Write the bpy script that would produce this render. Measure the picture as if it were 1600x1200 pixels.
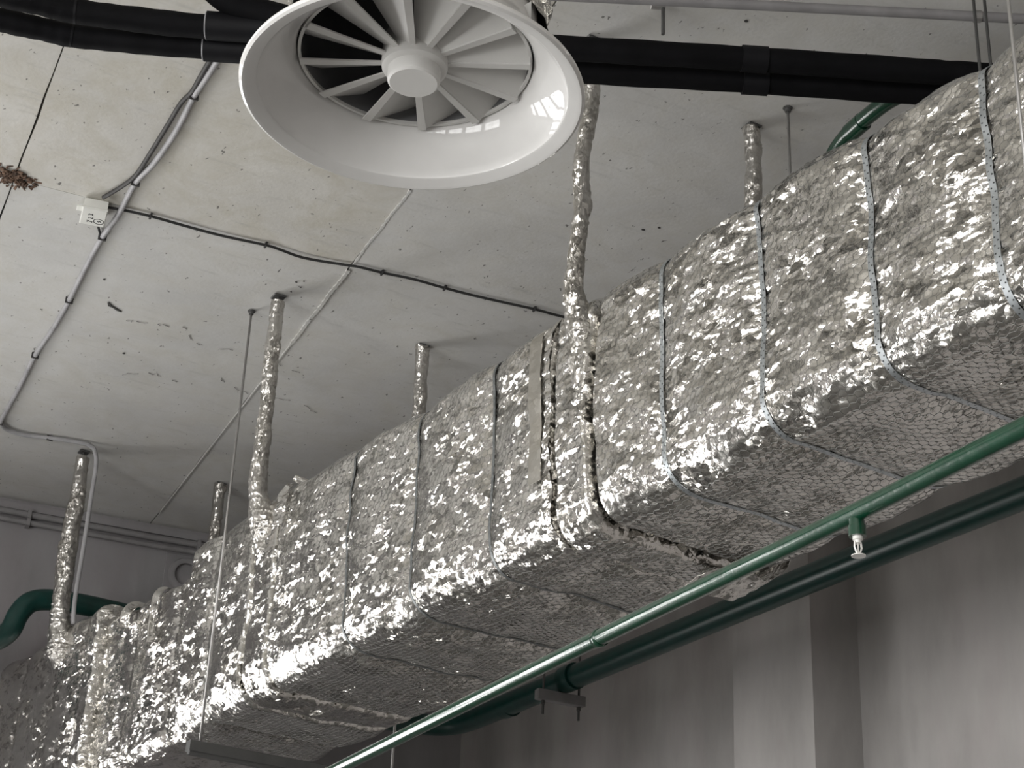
import bpy, math, random
import numpy as np
from mathutils import Vector, Matrix, Quaternion

random.seed(7)
for o in list(bpy.data.objects):
    bpy.data.objects.remove(o, do_unlink=True)
SC = bpy.context.scene
COL = SC.collection
R = math.radians

# ------------------------------------------------------------------ camera
HEAD, PITCH, ROLL = R(28), R(25.7), math.atan2(250, 5606)
cam_d = bpy.data.cameras.new('camera')
cam_d.sensor_width = 36.0
cam_d.lens = 36.0 * 2700 / 1600
cam_d.clip_end = 60
cam = bpy.data.objects.new('camera', cam_d)
COL.objects.link(cam)
_h = Vector((math.sin(HEAD), math.cos(HEAD), 0))
_r0 = Vector((math.cos(HEAD), -math.sin(HEAD), 0))
_z = Vector((0, 0, 1))
_f = _h * math.cos(PITCH) + _z * math.sin(PITCH)
_u0 = -_h * math.sin(PITCH) + _z * math.cos(PITCH)
_u = _u0 * math.cos(ROLL) - _r0 * math.sin(ROLL)
_r = _r0 * math.cos(ROLL) + _u0 * math.sin(ROLL)
cam.matrix_world = Matrix(((_r.x, _u.x, -_f.x, 0), (_r.y, _u.y, -_f.y, 0), (_r.z, _u.z, -_f.z, 1.6), (0, 0, 0, 1)))
SC.camera = cam

# ------------------------------------------------------------------ world, daylight, exposure
SC.view_settings.view_transform = 'Standard'
SC.view_settings.look = 'None'
SC.view_settings.gamma = 1.0
SC.view_settings.use_curve_mapping = False
SC.view_settings.exposure = 0.12
W = bpy.data.worlds.new('overcast_sky')
SC.world = W
W.use_nodes = True
W.node_tree.nodes['Background'].inputs[0].default_value = (0.80, 0.88, 1.0, 1)
W.node_tree.nodes['Background'].inputs[1].default_value = 1.0

LEFT_X, RIGHT_X, BACK_Y, FAR_Y, CEIL_Z = -5.0, 5.2, -6.0, 10.62, 5.6
FAR_ROT = R(-6.0)
SKY_RADIANCE = 11.0
FAR_WINDOWS = [(-5.6 + 1.62 * i, -5.6 + 1.62 * i + 1.40) for i in range(4)]      # along the far wall
LEFT_WINDOWS = [(-5.4 + 2.15 * i, -5.4 + 2.15 * i + 1.8) for i in range(5)]         # along the left wall
WIN_Z = (0.9, 4.2)
FAR_WIN_Z = (0.2, 3.8)

def daylight(name, center, direction, w, h, radiance):
    d = bpy.data.lights.new(name, 'AREA')
    d.shape = 'RECTANGLE'
    d.size, d.size_y = w, h
    d.energy = radiance * math.pi * w * h
    d.color = (1.0, 0.99, 0.965)
    o = bpy.data.objects.new(name, d)
    COL.objects.link(o)
    o.location = center
    o.rotation_euler = Vector(direction).to_track_quat('-Z', 'Y').to_euler()
    return o

def far_pt(u, off=0.0):
    """point on the far wall: u along the wall from X=1.98, off towards the room"""
    c, s = math.cos(FAR_ROT), math.sin(FAR_ROT)
    return (1.98 + u * c + off * s, FAR_Y + u * s - off * c)

for a, b in FAR_WINDOWS:
    u = (a + b) / 2 - 1.98
    x, y = far_pt(u, -0.30)
    daylight('daylight', (x, y, sum(FAR_WIN_Z) / 2), (math.sin(FAR_ROT), -math.cos(FAR_ROT), 0), b - a, FAR_WIN_Z[1] - FAR_WIN_Z[0], SKY_RADIANCE)
for a, b in LEFT_WINDOWS:
    daylight('daylight', (LEFT_X - 0.30, (a + b) / 2, sum(WIN_Z) / 2), (1, 0, 0), b - a, WIN_Z[1] - WIN_Z[0], SKY_RADIANCE)

# ------------------------------------------------------------------ helpers
def np_mesh(name, V, faces4=None, faces3=None, smooth=True, mat=None):
    V = np.asarray(V, dtype=np.float32)
    me = bpy.data.meshes.new(name)
    f4 = np.zeros((0, 4), np.int32) if faces4 is None else np.asarray(faces4, np.int32).reshape(-1, 4)
    f3 = np.zeros((0, 3), np.int32) if faces3 is None else np.asarray(faces3, np.int32).reshape(-1, 3)
    me.vertices.add(len(V)); me.vertices.foreach_set('co', V.ravel())
    nl = f4.size + f3.size
    me.loops.add(nl); me.loops.foreach_set('vertex_index', np.concatenate([f4.ravel(), f3.ravel()]))
    npoly = len(f4) + len(f3)
    me.polygons.add(npoly)
    st = np.concatenate([np.arange(len(f4)) * 4, f4.size + np.arange(len(f3)) * 3]).astype(np.int32)
    tot = np.concatenate([np.full(len(f4), 4), np.full(len(f3), 3)]).astype(np.int32)
    me.polygons.foreach_set('loop_start', st)
    me.polygons.foreach_set('loop_total', tot)
    me.polygons.foreach_set('use_smooth', np.full(npoly, smooth, dtype=bool))
    me.update(calc_edges=True)
    me.validate()
    if mat is not None:
        me.materials.append(mat)
    return me

def link(name, me, parent=None):
    o = bpy.data.objects.new(name, me)
    COL.objects.link(o)
    if parent is not None:
        o.parent = parent
    return o

def tag(o, label=None, cat=None, group=None, kind=None):
    if label: o['label'] = label
    if cat: o['category'] = cat
    if group: o['group'] = group
    if kind: o['kind'] = kind
    return o

def empty(name, loc=(0, 0, 0), rz=0.0):
    o = bpy.data.objects.new(name, None)
    COL.objects.link(o)
    o.location = loc
    o.rotation_euler = (0, 0, rz)
    return o

class MB:
    """collects plain polygons for ONE mesh"""
    def __init__(self):
        self.v, self.f = [], []
    def add(self, vs, fs):
        n = len(self.v)
        self.v += [tuple(p) for p in vs]
        self.f += [tuple(i + n for i in f) for f in fs]
    def box(self, x0, x1, y0, y1, z0, z1, M=None, bev=0.0):
        if bev > 0:
            # chamfered box: three nested slabs
            b = bev
            ring = lambda i, z: [(x0 + i, y0 + i, z), (x1 - i, y0 + i, z), (x1 - i, y1 - i, z), (x0 + i, y1 - i, z)]
            vs = ring(b, z0) + ring(0, z0 + b) + ring(0, z1 - b) + ring(b, z1)
            fs = [(3, 2, 1, 0), (12, 13, 14, 15)]
            for k in range(3):
                for i in range(4):
                    j = (i + 1) % 4
                    fs.append((k * 4 + i, k * 4 + j, k * 4 + 4 + j, k * 4 + 4 + i))
        else:
            vs = [(x0, y0, z0), (x1, y0, z0), (x1, y1, z0), (x0, y1, z0), (x0, y0, z1), (x1, y0, z1), (x1, y1, z1), (x0, y1, z1)]
            fs = [(3, 2, 1, 0), (4, 5, 6, 7), (0, 1, 5, 4), (1, 2, 6, 5), (2, 3, 7, 6), (3, 0, 4, 7)]
        if M is not None:
            vs = [tuple(M @ Vector(p)) for p in vs]
        self.add(vs, fs)
    def tube(self, pts, rad, sides=12, caps=True, rfun=None):
        pts = [Vector(p) for p in pts]
        n = len(pts)
        rads = rad if isinstance(rad, (list, tuple)) else [rad] * n
        t = [(pts[min(i + 1, n - 1)] - pts[max(i - 1, 0)]).normalized() for i in range(n)]
        ref = Vector((0, 0, 1)) if abs(t[0].z) < 0.9 else Vector((1, 0, 0))
        u = (ref - t[0] * ref.dot(t[0])).normalized()
        vs, fs = [], []
        for i in range(n):
            u = (u - t[i] * u.dot(t[i])).normalized()
            w = t[i].cross(u)
            for k in range(sides):
                a = 2 * math.pi * k / sides
                rr = rads[i] * (rfun(i, k) if rfun else 1.0)
                vs.append(pts[i] + (u * math.cos(a) + w * math.sin(a)) * rr)
        for i in range(n - 1):
            for k in range(sides):
                k2 = (k + 1) % sides
                fs.append((i * sides + k, i * sides + k2, (i + 1) * sides + k2, (i + 1) * sides + k))
        if caps:
            fs.append(tuple(range(sides))[::-1])
            fs.append(tuple((n - 1) * sides + k for k in range(sides)))
        self.add(vs, fs)
    def lathe(self, prof, sides=64, M=None, closed=False):
        vs, fs = [], []
        n = len(prof)
        for (r, z) in prof:
            for k in range(sides):
                a = 2 * math.pi * k / sides
                vs.append((r * math.cos(a), r * math.sin(a), z))
        rng = n if closed else n - 1
        for i in range(rng):
            i2 = (i + 1) % n
            for k in range(sides):
                k2 = (k + 1) % sides
                fs.append((i * sides + k, i * sides + k2, i2 * sides + k2, i2 * sides + k))
        if not closed:
            if prof[0][0] > 1e-6: fs.append(tuple(range(sides))[::-1])
            if prof[-1][0] > 1e-6: fs.append(tuple((n - 1) * sides + k for k in range(sides)))
        if M is not None:
            vs = [tuple(M @ Vector(p)) for p in vs]
        self.add(vs, fs)
    def build(self, name, mat, parent=None, smooth=False, autosmooth=None):
        me = bpy.data.meshes.new(name)
        me.from_pydata(self.v, [], self.f)
        me.update()
        me.materials.append(mat)
        if smooth:
            me.polygons.foreach_set('use_smooth', [True] * len(me.polygons))
            if autosmooth:
                me.set_sharp_from_angle(angle=R(autosmooth))
        return link(name, me, parent)

def spline(pts, sub=6):
    """Catmull-Rom through pts"""
    P = [Vector(p) for p in pts]
    out = []
    for i in range(len(P) - 1):
        p0, p1, p2, p3 = P[max(i - 1, 0)], P[i], P[i + 1], P[min(i + 2, len(P) - 1)]
        for k in range(sub):
            t = k / sub
            out.append(0.5 * ((2 * p1) + (p2 - p0) * t + (2 * p0 - 5 * p1 + 4 * p2 - p3) * t * t + (3 * p1 - p0 - 3 * p2 + p3) * t ** 3))
    out.append(P[-1])
    return out

# value noise -------------------------------------------------------------
def _hash(ix, iy, iz, seed):
    h = (ix * 374761393 + iy * 668265263 + iz * 2147483647 + seed * 974711) & 0xFFFFFFFF
    h = ((h ^ (h >> 13)) * 1274126177) & 0xFFFFFFFF
    h = ((h ^ (h >> 16)) * 2246822519) & 0xFFFFFFFF
    return ((h ^ (h >> 15)) & 0xFFFFFF) / float(0x7FFFFF) - 1.0

def vnoise(P, scale, seed=0):
    P = np.asarray(P, np.float64) * np.asarray(scale, np.float64)
    i = np.floor(P).astype(np.int64)
    f = P - i
    f = f * f * f * (f * (f * 6 - 15) + 10)
    x, y, z = i[..., 0], i[..., 1], i[..., 2]
    fx, fy, fz = f[..., 0], f[..., 1], f[..., 2]
    def c(a, b, d): return _hash(x + a, y + b, z + d, seed)
    l = lambda a, b, t: a + (b - a) * t
    return l(l(l(c(0, 0, 0), c(1, 0, 0), fx), l(c(0, 1, 0), c(1, 1, 0), fx), fy),
             l(l(c(0, 0, 1), c(1, 0, 1), fx), l(c(0, 1, 1), c(1, 1, 1), fx), fy), fz)

# ------------------------------------------------------------------ materials
def new_mat(name):
    m = bpy.data.materials.new(name)
    m.use_nodes = True
    nt = m.node_tree
    return m, nt, nt.nodes['Principled BSDF']

def nd(nt, kind, **kw):
    n = nt.nodes.new(kind)
    for k, v in kw.items():
        if k.startswith('i_'):
            key = k[2:]
            key = int(key) if key.isdigit() else key
            n.inputs[key].default_value = v
        else:
            setattr(n, k, v)
    return n

def mapped(nt, scale, loc=(0, 0, 0)):
    tc = nd(nt, 'ShaderNodeTexCoord')
    mp = nd(nt, 'ShaderNodeMapping')
    mp.inputs['Scale'].default_value = scale
    mp.inputs['Location'].default_value = loc
    nt.links.new(tc.outputs['Object'], mp.inputs['Vector'])
    return mp.outputs['Vector']

def ramp(nt, src, stops):
    r = nd(nt, 'ShaderNodeValToRGB')
    el = r.color_ramp.elements
    while len(el) > len(stops): el.remove(el[-1])
    while len(el) < len(stops): el.new(0.5)
    for e, (p, c) in zip(el, stops):
        e.position = p
        e.color = c if len(c) == 4 else (*c, 1)
    nt.links.new(src, r.inputs['Fac'])
    return r.outputs['Color']

def mixc(nt, fac, a, b, mode='MIX'):
    m = nd(nt, 'ShaderNodeMix', data_type='RGBA', blend_type=mode)
    for s, v in ((m.inputs[0], fac), (m.inputs[6], a), (m.inputs[7], b)):
        if hasattr(v, 'is_linked') or hasattr(v, 'links'): nt.links.new(v, s)
        elif isinstance(v, (int, float)): s.default_value = v
        else: s.default_value = v if len(v) == 4 else (*v, 1)
    return m.outputs[2]

def simple(name, col, rough=0.5, metal=0.0, noise=0.12, nscale=12.0, bump=0.0, bscale=60.0, spec=0.5, coat=0.0):
    m, nt, b = new_mat(name)
    v = mapped(nt, (1, 1, 1))
    n = nd(nt, 'ShaderNodeTexNoise', i_Scale=nscale, i_Detail=5.0)
    nt.links.new(v, n.inputs['Vector'])
    lo = tuple(c * (1 - noise) for c in col)
    hi = tuple(min(1, c * (1 + noise)) for c in col)
    nt.links.new(ramp(nt, n.outputs['Fac'], [(0.3, lo), (0.7, hi)]), b.inputs['Base Color'])
    b.inputs['Roughness'].default_value = rough
    b.inputs['Metallic'].default_value = metal
    b.inputs['Specular IOR Level'].default_value = spec
    b.inputs['Coat Weight'].default_value = coat
    b.inputs['Coat Roughness'].default_value = 0.03
    if bump > 0:
        n2 = nd(nt, 'ShaderNodeTexNoise', i_Scale=bscale, i_Detail=4.0)
        nt.links.new(v, n2.inputs['Vector'])
        bp = nd(nt, 'ShaderNodeBump', i_Strength=bump, i_Distance=0.004)
        nt.links.new(n2.outputs['Fac'], bp.inputs['Height'])
        nt.links.new(bp.outputs['Normal'], b.inputs['Normal'])
    return m

def foil_material(name, base=(0.70, 0.685, 0.655), rough=0.15, tilt=(0.29, 0.21), sc=((26, 15, 40), (62, 40, 84)), bump=0.22, grime=0.5):
    m, nt, b = new_mat(name)
    L = nt.links.new
    v = mapped(nt, (1, 1, 1))
    # warp the coordinates so that the facets get irregular creased outlines
    wn = nd(nt, 'ShaderNodeTexNoise', i_Scale=22.0, i_Detail=3.0)
    L(v, wn.inputs['Vector'])
    off = nd(nt, 'ShaderNodeVectorMath', operation='MULTIPLY_ADD')
    L(wn.outputs['Color'], off.inputs[0]); off.inputs[1].default_value = (0.035,) * 3; L(v, off.inputs[2])
    geo = nd(nt, 'ShaderNodeNewGeometry')
    acc = geo.outputs['Normal']
    # crease amount varies over the sheet: smooth in some places, crumpled in others
    an = nd(nt, 'ShaderNodeTexNoise', i_Scale=4.5, i_Detail=2.0)
    L(v, an.inputs['Vector'])
    amt = nd(nt, 'ShaderNodeMapRange', i_1=0.36, i_2=0.66, i_3=0.38, i_4=1.45)
    L(an.outputs['Fac'], amt.inputs[0])
    for k, (t, s3) in enumerate(zip(tilt, sc)):
        sm = nd(nt, 'ShaderNodeVectorMath', operation='MULTIPLY')
        L(off.outputs[0], sm.inputs[0]); sm.inputs[1].default_value = s3
        vo = nd(nt, 'ShaderNodeTexVoronoi', voronoi_dimensions='3D', feature='F1', i_Scale=1.0)
        L(sm.outputs[0], vo.inputs['Vector'])
        sb = nd(nt, 'ShaderNodeVectorMath', operation='SUBTRACT')
        L(vo.outputs['Color'], sb.inputs[0]); sb.inputs[1].default_value = (0.5, 0.5, 0.5)
        am = nd(nt, 'ShaderNodeMath', operation='MULTIPLY', i_1=t * 2)
        L(amt.outputs[0], am.inputs[0])
        an3 = nd(nt, 'ShaderNodeVectorMath', operation='MULTIPLY')
        L(sb.outputs[0], an3.inputs[0]); an3.inputs[1].default_value = (1.0, 0.6, 1.3)
        sl = nd(nt, 'ShaderNodeVectorMath', operation='SCALE')
        L(an3.outputs[0], sl.inputs[0]); L(am.outputs[0], sl.inputs['Scale'])
        ad = nd(nt, 'ShaderNodeVectorMath', operation='ADD')
        L(acc, ad.inputs[0]); L(sl.outputs[0], ad.inputs[1])
        acc = ad.outputs[0]
    nm = nd(nt, 'ShaderNodeVectorMath', operation='NORMALIZE')
    L(acc, nm.inputs[0])
    bn = nd(nt, 'ShaderNodeTexNoise', i_Scale=95.0, i_Detail=3.0)
    L(off.outputs[0], bn.inputs['Vector'])
    bp = nd(nt, 'ShaderNodeBump', i_Strength=bump, i_Distance=0.006)
    L(bn.outputs['Fac'], bp.inputs['Height']); L(nm.outputs[0], bp.inputs['Normal'])
    L(bp.outputs['Normal'], b.inputs['Normal'])
    gn = nd(nt, 'ShaderNodeTexNoise', i_Scale=4.5, i_Detail=6.0, i_Roughness=0.65)
    L(v, gn.inputs['Vector'])
    dirty = (base[0] * 0.70, base[1] * 0.66, base[2] * 0.58)
    L(mixc(nt, ramp(nt, gn.outputs['Fac'], [(0.45, (0, 0, 0)), (0.75, (grime,) * 3)]), base, dirty), b.inputs['Base Color'])
    L(ramp(nt, gn.outputs['Fac'], [(0.35, (rough,) * 3), (0.8, (rough + 0.16,) * 3)]), b.inputs['Roughness'])
    b.inputs['Metallic'].default_value = 1.0
    return m

def ceiling_material(name, tint, stain):
    m, nt, b = new_mat(name)
    L = nt.links.new
    v = mapped(nt, (1, 1, 1))
    big = nd(nt, 'ShaderNodeTexNoise', i_Scale=1.6, i_Detail=7.0, i_Roughness=0.62)
    L(v, big.inputs['Vector'])
    c0 = ramp(nt, big.outputs['Fac'], [(0.30, tuple(t * 0.86 for t in tint)), (0.55, tint), (0.75, tuple(t * 1.06 for t in tint))])
    # yellowish damp stains
    st = nd(nt, 'ShaderNodeTexNoise', i_Scale=3.2, i_Detail=8.0, i_Roughness=0.7, i_Distortion=0.6)
    L(v, st.inputs['Vector'])
    c1 = mixc(nt, ramp(nt, st.outputs['Fac'], [(0.42, (0, 0, 0)), (0.68, (stain,) * 3)]), c0, (0.40, 0.37, 0.29))
    # brushed grey scuffs
    vs = mapped(nt, (3.0, 14.0, 3.0))
    sc = nd(nt, 'ShaderNodeTexNoise', i_Scale=2.0, i_Detail=6.0)
    L(vs, sc.inputs['Vector'])
    c2 = mixc(nt, ramp(nt, sc.outputs['Fac'], [(0.60, (0, 0, 0)), (0.80, (0.35,) * 3)]), c1, (0.30, 0.30, 0.29))
    # dark specks, chips and fly dirt
    sp = nd(nt, 'ShaderNodeTexNoise', i_Scale=26.0, i_Detail=2.0, i_Roughness=0.5)
    vsp = mapped(nt, (1.7, 0.9, 1.0), (3.1, 7.7, 0))
    L(vsp, sp.inputs['Vector'])
    c3 = mixc(nt, ramp(nt, sp.outputs['Fac'], [(0.705, (0, 0, 0)), (0.75, (0.8,) * 3)]), c2, (0.07, 0.065, 0.06))
    L(c3, b.inputs['Base Color'])
    b.inputs['Roughness'].default_value = 0.75
    fine = nd(nt, 'ShaderNodeTexNoise', i_Scale=55.0, i_Detail=5.0)
    L(v, fine.inputs['Vector'])
    bp = nd(nt, 'ShaderNodeBump', i_Strength=0.25, i_Distance=0.004)
    L(fine.outputs['Fac'], bp.inputs['Height'])
    L(bp.outputs['Normal'], b.inputs['Normal'])
    return m

def plaster_material(name, tint):
    m, nt, b = new_mat(name)
    L = nt.links.new
    v = mapped(nt, (1.0, 1.0, 0.35))
    big = nd(nt, 'ShaderNodeTexNoise', i_Scale=1.7, i_Detail=6.0, i_Roughness=0.6)
    L(v, big.inputs['Vector'])
    c0 = ramp(nt, big.outputs['Fac'], [(0.30, tuple(t * 0.72 for t in tint)), (0.5, tint), (0.72, tuple(t * 1.22 for t in tint))])
    pk = nd(nt, 'ShaderNodeTexNoise', i_Scale=2.6, i_Detail=4.0)
    L(v, pk.inputs['Vector'])
    c1 = mixc(nt, ramp(nt, pk.outputs['Fac'], [(0.45, (0, 0, 0)), (0.7, (0.35,) * 3)]), c0, (tint[0] * 0.95, tint[1] * 0.82, tint[2] * 0.86))
    L(c1, b.inputs['Base Color'])
    b.inputs['Roughness'].default_value = 0.8
    fine = nd(nt, 'ShaderNodeTexNoise', i_Scale=40.0, i_Detail=4.0)
    L(v, fine.inputs['Vector'])
    bp = nd(nt, 'ShaderNodeBump', i_Strength=0.2, i_Distance=0.004)
    L(fine.outputs['Fac'], bp.inputs['Height'])
    L(bp.outputs['Normal'], b.inputs['Normal'])
    return m

M_CEIL = [ceiling_material('ceiling_paint', (0.56, 0.555, 0.54), 0.30), ceiling_material('ceiling_paint_stained', (0.565, 0.55, 0.515), 0.6)]
M_SLAB = simple('dark_joint_concrete', (0.10, 0.095, 0.085), 0.9)
M_WALL = plaster_material('wall_plaster', (0.33, 0.315, 0.305))
M_FARWALL = plaster_material('far_wall_paint', (0.25, 0.243, 0.247))
M_FLOOR = simple('concrete_floor', (0.19, 0.186, 0.18), 0.3, noise=0.3, nscale=2.0)
M_FOIL = foil_material('crumpled_foil')
M_FOILROD = foil_material('wrapped_rod_foil', base=(0.62, 0.60, 0.57), rough=0.28, sc=((70, 70, 40), (150, 150, 90)))
M_TAPE = foil_material('aluminium_tape', base=(0.50, 0.48, 0.44), rough=0.36, tilt=(0.10, 0.06), bump=0.15)
M_CORE_SHADE = simple('galvanised_core_hole_shade', (0.05, 0.05, 0.05), 0.8)  # duct core; its near-black also stands in for shade in the strap holes
M_WIRE = simple('netting_wire', (0.20, 0.20, 0.19), 0.55, 0.5)
M_BAND = simple('galvanised_band', (0.50, 0.53, 0.55), 0.42, 0.9, noise=0.1)
M_BANDDARK = simple('tarnished_band', (0.20, 0.21, 0.21), 0.5, 0.7, noise=0.3, nscale=60)
M_STEEL = simple('zinc_rod', (0.42, 0.41, 0.40), 0.45, 0.8)
M_DARKSTEEL = simple('dark_strut_steel', (0.09, 0.09, 0.088), 0.5, 0.3)
M_WHITE = simple('white_enamel', (0.62, 0.61, 0.595), 0.5, noise=0.03, spec=0.3, coat=0.7)
M_WHITE_HUB = simple('white_enamel_matt', (0.66, 0.65, 0.63), 0.45, noise=0.03)
M_RUBBER = simple('black_rubber_foam', (0.0035, 0.0035, 0.0042), 0.75, noise=0.3, bump=0.3, bscale=45, spec=0.10)
M_RUBBERTAPE = simple('black_rubber_tape', (0.005, 0.005, 0.0062), 0.6, noise=0.2, spec=0.16)
M_SEAM = simple('grey_seam_edge', (0.25, 0.25, 0.26), 0.6)
M_GREEN = simple('green_gloss_paint', (0.002, 0.036, 0.017), 0.25, noise=0.2, nscale=20, bump=0.25, bscale=70, coat=0.6)
M_GREEND = simple('dark_green_paint', (0.003, 0.036, 0.030), 0.32, noise=0.15, nscale=20)
M_GREYPIPE = simple('grey_painted_pipe', (0.21, 0.203, 0.205), 0.5)
M_CABLE = simple('pale_grey_cable', (0.35, 0.345, 0.355), 0.5, noise=0.15)
M_CABLEGREY = simple('dusty_dark_cable', (0.045, 0.043, 0.042), 0.6, noise=0.4)
M_CABLEBLACK = simple('black_cable', (0.02, 0.02, 0.02), 0.6)
M_BOX = simple('cream_plastic', (0.72, 0.72, 0.68), 0.4, noise=0.05)
M_INK = simple('black_ink', (0.03, 0.03, 0.03), 0.6)
M_NEST = simple('rusty_brown_foam', (0.12, 0.075, 0.052), 0.9, noise=0.75, nscale=30, bump=0.5, bscale=120)
M_CHROME = simple('chalky_white_metal', (0.70, 0.69, 0.66), 0.4, 0.2)
M_MARK = simple('scraped_dark_plaster', (0.05, 0.048, 0.045), 0.9)
M_CRACK = simple('hairline_crack_dirt', (0.36, 0.35, 0.34), 0.9, noise=0.5, nscale=60)
M_FRAME = simple('window_frame_paint', (0.55, 0.55, 0.55), 0.5)
m_, nt_, b_ = new_mat('window_glass')
_t = nd(nt_, 'ShaderNodeBsdfTransparent'); _g = nd(nt_, 'ShaderNodeBsdfGlossy', i_Roughness=0.02); _mx = nd(nt_, 'ShaderNodeMixShader', i_0=0.06)
nt_.links.new(_t.outputs[0], _mx.inputs[1]); nt_.links.new(_g.outputs[0], _mx.inputs[2])
nt_.links.new(_mx.outputs[0], nt_.nodes['Material Output'].inputs['Surface'])
M_GLASS = m_

# ------------------------------------------------------------------ room shell
mb = MB(); mb.box(LEFT_X - 0.5, RIGHT_X + 0.5, BACK_Y - 0.4, FAR_Y + 1.6, -0.2, 0.0)
tag(mb.build('floor', M_FLOOR), 'bare grey concrete floor of the hall', kind='structure')

# ceiling: concrete slab above, painted panels below it with open joints
ceil = MB(); ceil.box(LEFT_X - 0.5, RIGHT_X + 0.5, BACK_Y - 0.4, FAR_Y + 1.6, CEIL_Z + 0.03, CEIL_Z + 0.3)
ceiling = tag(ceil.build('ceiling', M_SLAB), 'whitewashed ceiling of large slabs with dark joints', kind='structure')
JROT = R(-4.5)                                   # the joints run a little askew to the duct
JX, JY, PW = 2.645, 6.63, 1.57                   # a joint crossing and the panel width
Mj = Matrix.Translation((JX, JY, 0)) @ Matrix.Rotation(JROT, 4, 'Z')
XB = [k * PW for k in range(-6, 1)] + [1.98, 3.6]
for k in range(-6, 2):
    for (y0, y1) in ((-13.6, -6.9), (-6.9, 0.0), (0.0, 6.2)):
        g = 0.0028
        m = MB()
        jitter = random.uniform(-0.004, 0.002)
        # wavy chipped edge along both long sides so the joint is not ruler straight
        ny = 40
        vs, fs = [], []
        for i in range(ny + 1):
            y = y0 + g + (y1 - y0 - 2 * g) * i / ny
            wob = lambda q: 0.004 * math.sin(y * 9.1 + q * 3.3) * math.sin(y * 2.3 + q) + 0.002 * math.sin(y * 31 + q)
            a, b2 = XB[k + 6] + g + max(0, wob(k)), XB[k + 7] - g - max(0, wob(k + 1.7))
            vs += [(a, y, CEIL_Z + jitter), (b2, y, CEIL_Z + jitter), (a, y, CEIL_Z + 0.035), (b2, y, CEIL_Z + 0.035)]
        for i in range(ny):
            p, q = 4 * i, 4 * i + 4
            fs += [(p, q, q + 1, p + 1), (p, p + 2, q + 2, q), (p + 1, q + 1, q + 3, p + 3)]
        fs += [(0, 1, 3, 2), (4 * ny, 4 * ny + 2, 4 * ny + 3, 4 * ny + 1)]
        m.add([tuple(Mj @ Vector(p)) for p in vs], fs)
        m.build('ceiling_panel', M_CEIL[1] if (k < 0 and y1 <= 0.0) else M_CEIL[0], ceiling)

# filler ridge in one joint, plus scrapes and hairline cracks in the plaster
def flat_strip(pts, widths, z, dz=0.003):
    m = MB()
    P = [Vector((p[0], p[1], z)) for p in pts]
    vs, fs = [], []
    for i, p in enumerate(P):
        t = (P[min(i + 1, len(P) - 1)] - P[max(i - 1, 0)]).normalized()
        w = Vector((-t.y, t.x, 0)) * widths[i] * 0.5
        vs += [p - w, p + w, p - w + Vector((0, 0, dz)), p + w + Vector((0, 0, dz))]
    for i in range(len(P) - 1):
        a, b2 = 4 * i, 4 * i + 4
        fs += [(a, a + 1, b2 + 1, b2), (a, b2, b2 + 2, a + 2), (a + 1, a + 3, b2 + 3, b2 + 1)]
    m.add(vs, fs)
    return m
def jpt(u, v):
    p = Mj @ Vector((u, v, 0)); return (p.x, p.y)
n = 40
ridge = [jpt(0.002 + 0.002 * math.sin(i * 0.4), 0.05 + 0.86 * i / n) for i in range(n + 1)]
ridge += [jpt(0.002, 0.95 + 0.1 * i) for i in range(28)]
flat_strip(ridge, [0.016 + 0.005 * math.sin(i * 2.3) for i in range(n + 1)] + [0.0062 + 0.002 * math.sin(i * 1.3) for i in range(28)], CEIL_Z - 0.007, 0.011).build('joint_filler', M_CEIL[0], ceiling)
ridge = [jpt(0.001 + 0.002 * math.sin(i * 0.37), -0.75 + 0.72 * i / n) for i in range(n + 1)]
flat_strip(ridge, [0.010 + 0.004 * math.sin(i * 1.7) for i in range(n + 1)], CEIL_Z - 0.0055, 0.010).build('joint_filler', M_CEIL[0], ceiling)

# ---- far wall with its row of windows (beyond the left border of the picture)
cx, sx = math.cos(FAR_ROT), math.sin(FAR_ROT)
MF = Matrix.Translation((1.98, FAR_Y, 0)) @ Matrix.Rotation(FAR_ROT, 4, 'Z')     # local x along wall, -y into the room
wl = MB()
us = [LEFT_X - 0.6 - 1.98]
for a, b in FAR_WINDOWS: us += [a - 1.98, b - 1.98]
us += [RIGHT_X + 0.5 - 1.98]
for i in range(0, len(us), 2):
    wl.box(us[i], us[i + 1], 0, 0.25, 0, CEIL_Z + 0.1, MF)
for a, b in FAR_WINDOWS:
    wl.box(a - 1.98, b - 1.98, 0, 0.25, 0, FAR_WIN_Z[0], MF)
    wl.box(a - 1.98, b - 1.98, 0, 0.25, FAR_WIN_Z[1], CEIL_Z + 0.1, MF)
tag(wl.build('wall_far', M_FARWALL), 'dim grey end wall below the far edge of the ceiling', kind='structure')

def window(name, M, w, z0, z1, nx, nz):
    m = MB(); t = 0.05
    m.box(0, t, -0.02, 0.06, z0, z1, M); m.box(w - t, w, -0.02, 0.06, z0, z1, M)
    m.box(t, w - t, -0.02, 0.06, z0, z0 + t, M); m.box(t, w - t, -0.02, 0.06, z1 - t, z1, M)
    fr = tag(m.build(name, M_FRAME), 'tall steel window with grey frame and daylight behind', kind='structure')
    for i in range(1, nx):
        mm = MB(); mm.box(w * i / nx - 0.02, w * i / nx + 0.02, -0.01, 0.05, z0 + t, z1 - t, M); mm.build('mullion', M_FRAME, fr)
    for i in range(1, nz):
        zz = z0 + (z1 - z0) * i / nz
        mm = MB(); mm.box(t, w - t, -0.008, 0.048, zz - 0.02, zz + 0.02, M); mm.build('transom', M_FRAME, fr)
    mm = MB(); mm.box(t, w - t, 0.018, 0.024, z0 + t, z1 - t, M); mm.build('pane', M_GLASS, fr)
nwin = 1
for a, b in FAR_WINDOWS:
    window('window_%d' % nwin, MF @ Matrix.Translation((a - 1.98, 0.1, 0)), b - a, *FAR_WIN_Z, 2, 3); nwin += 1
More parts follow.
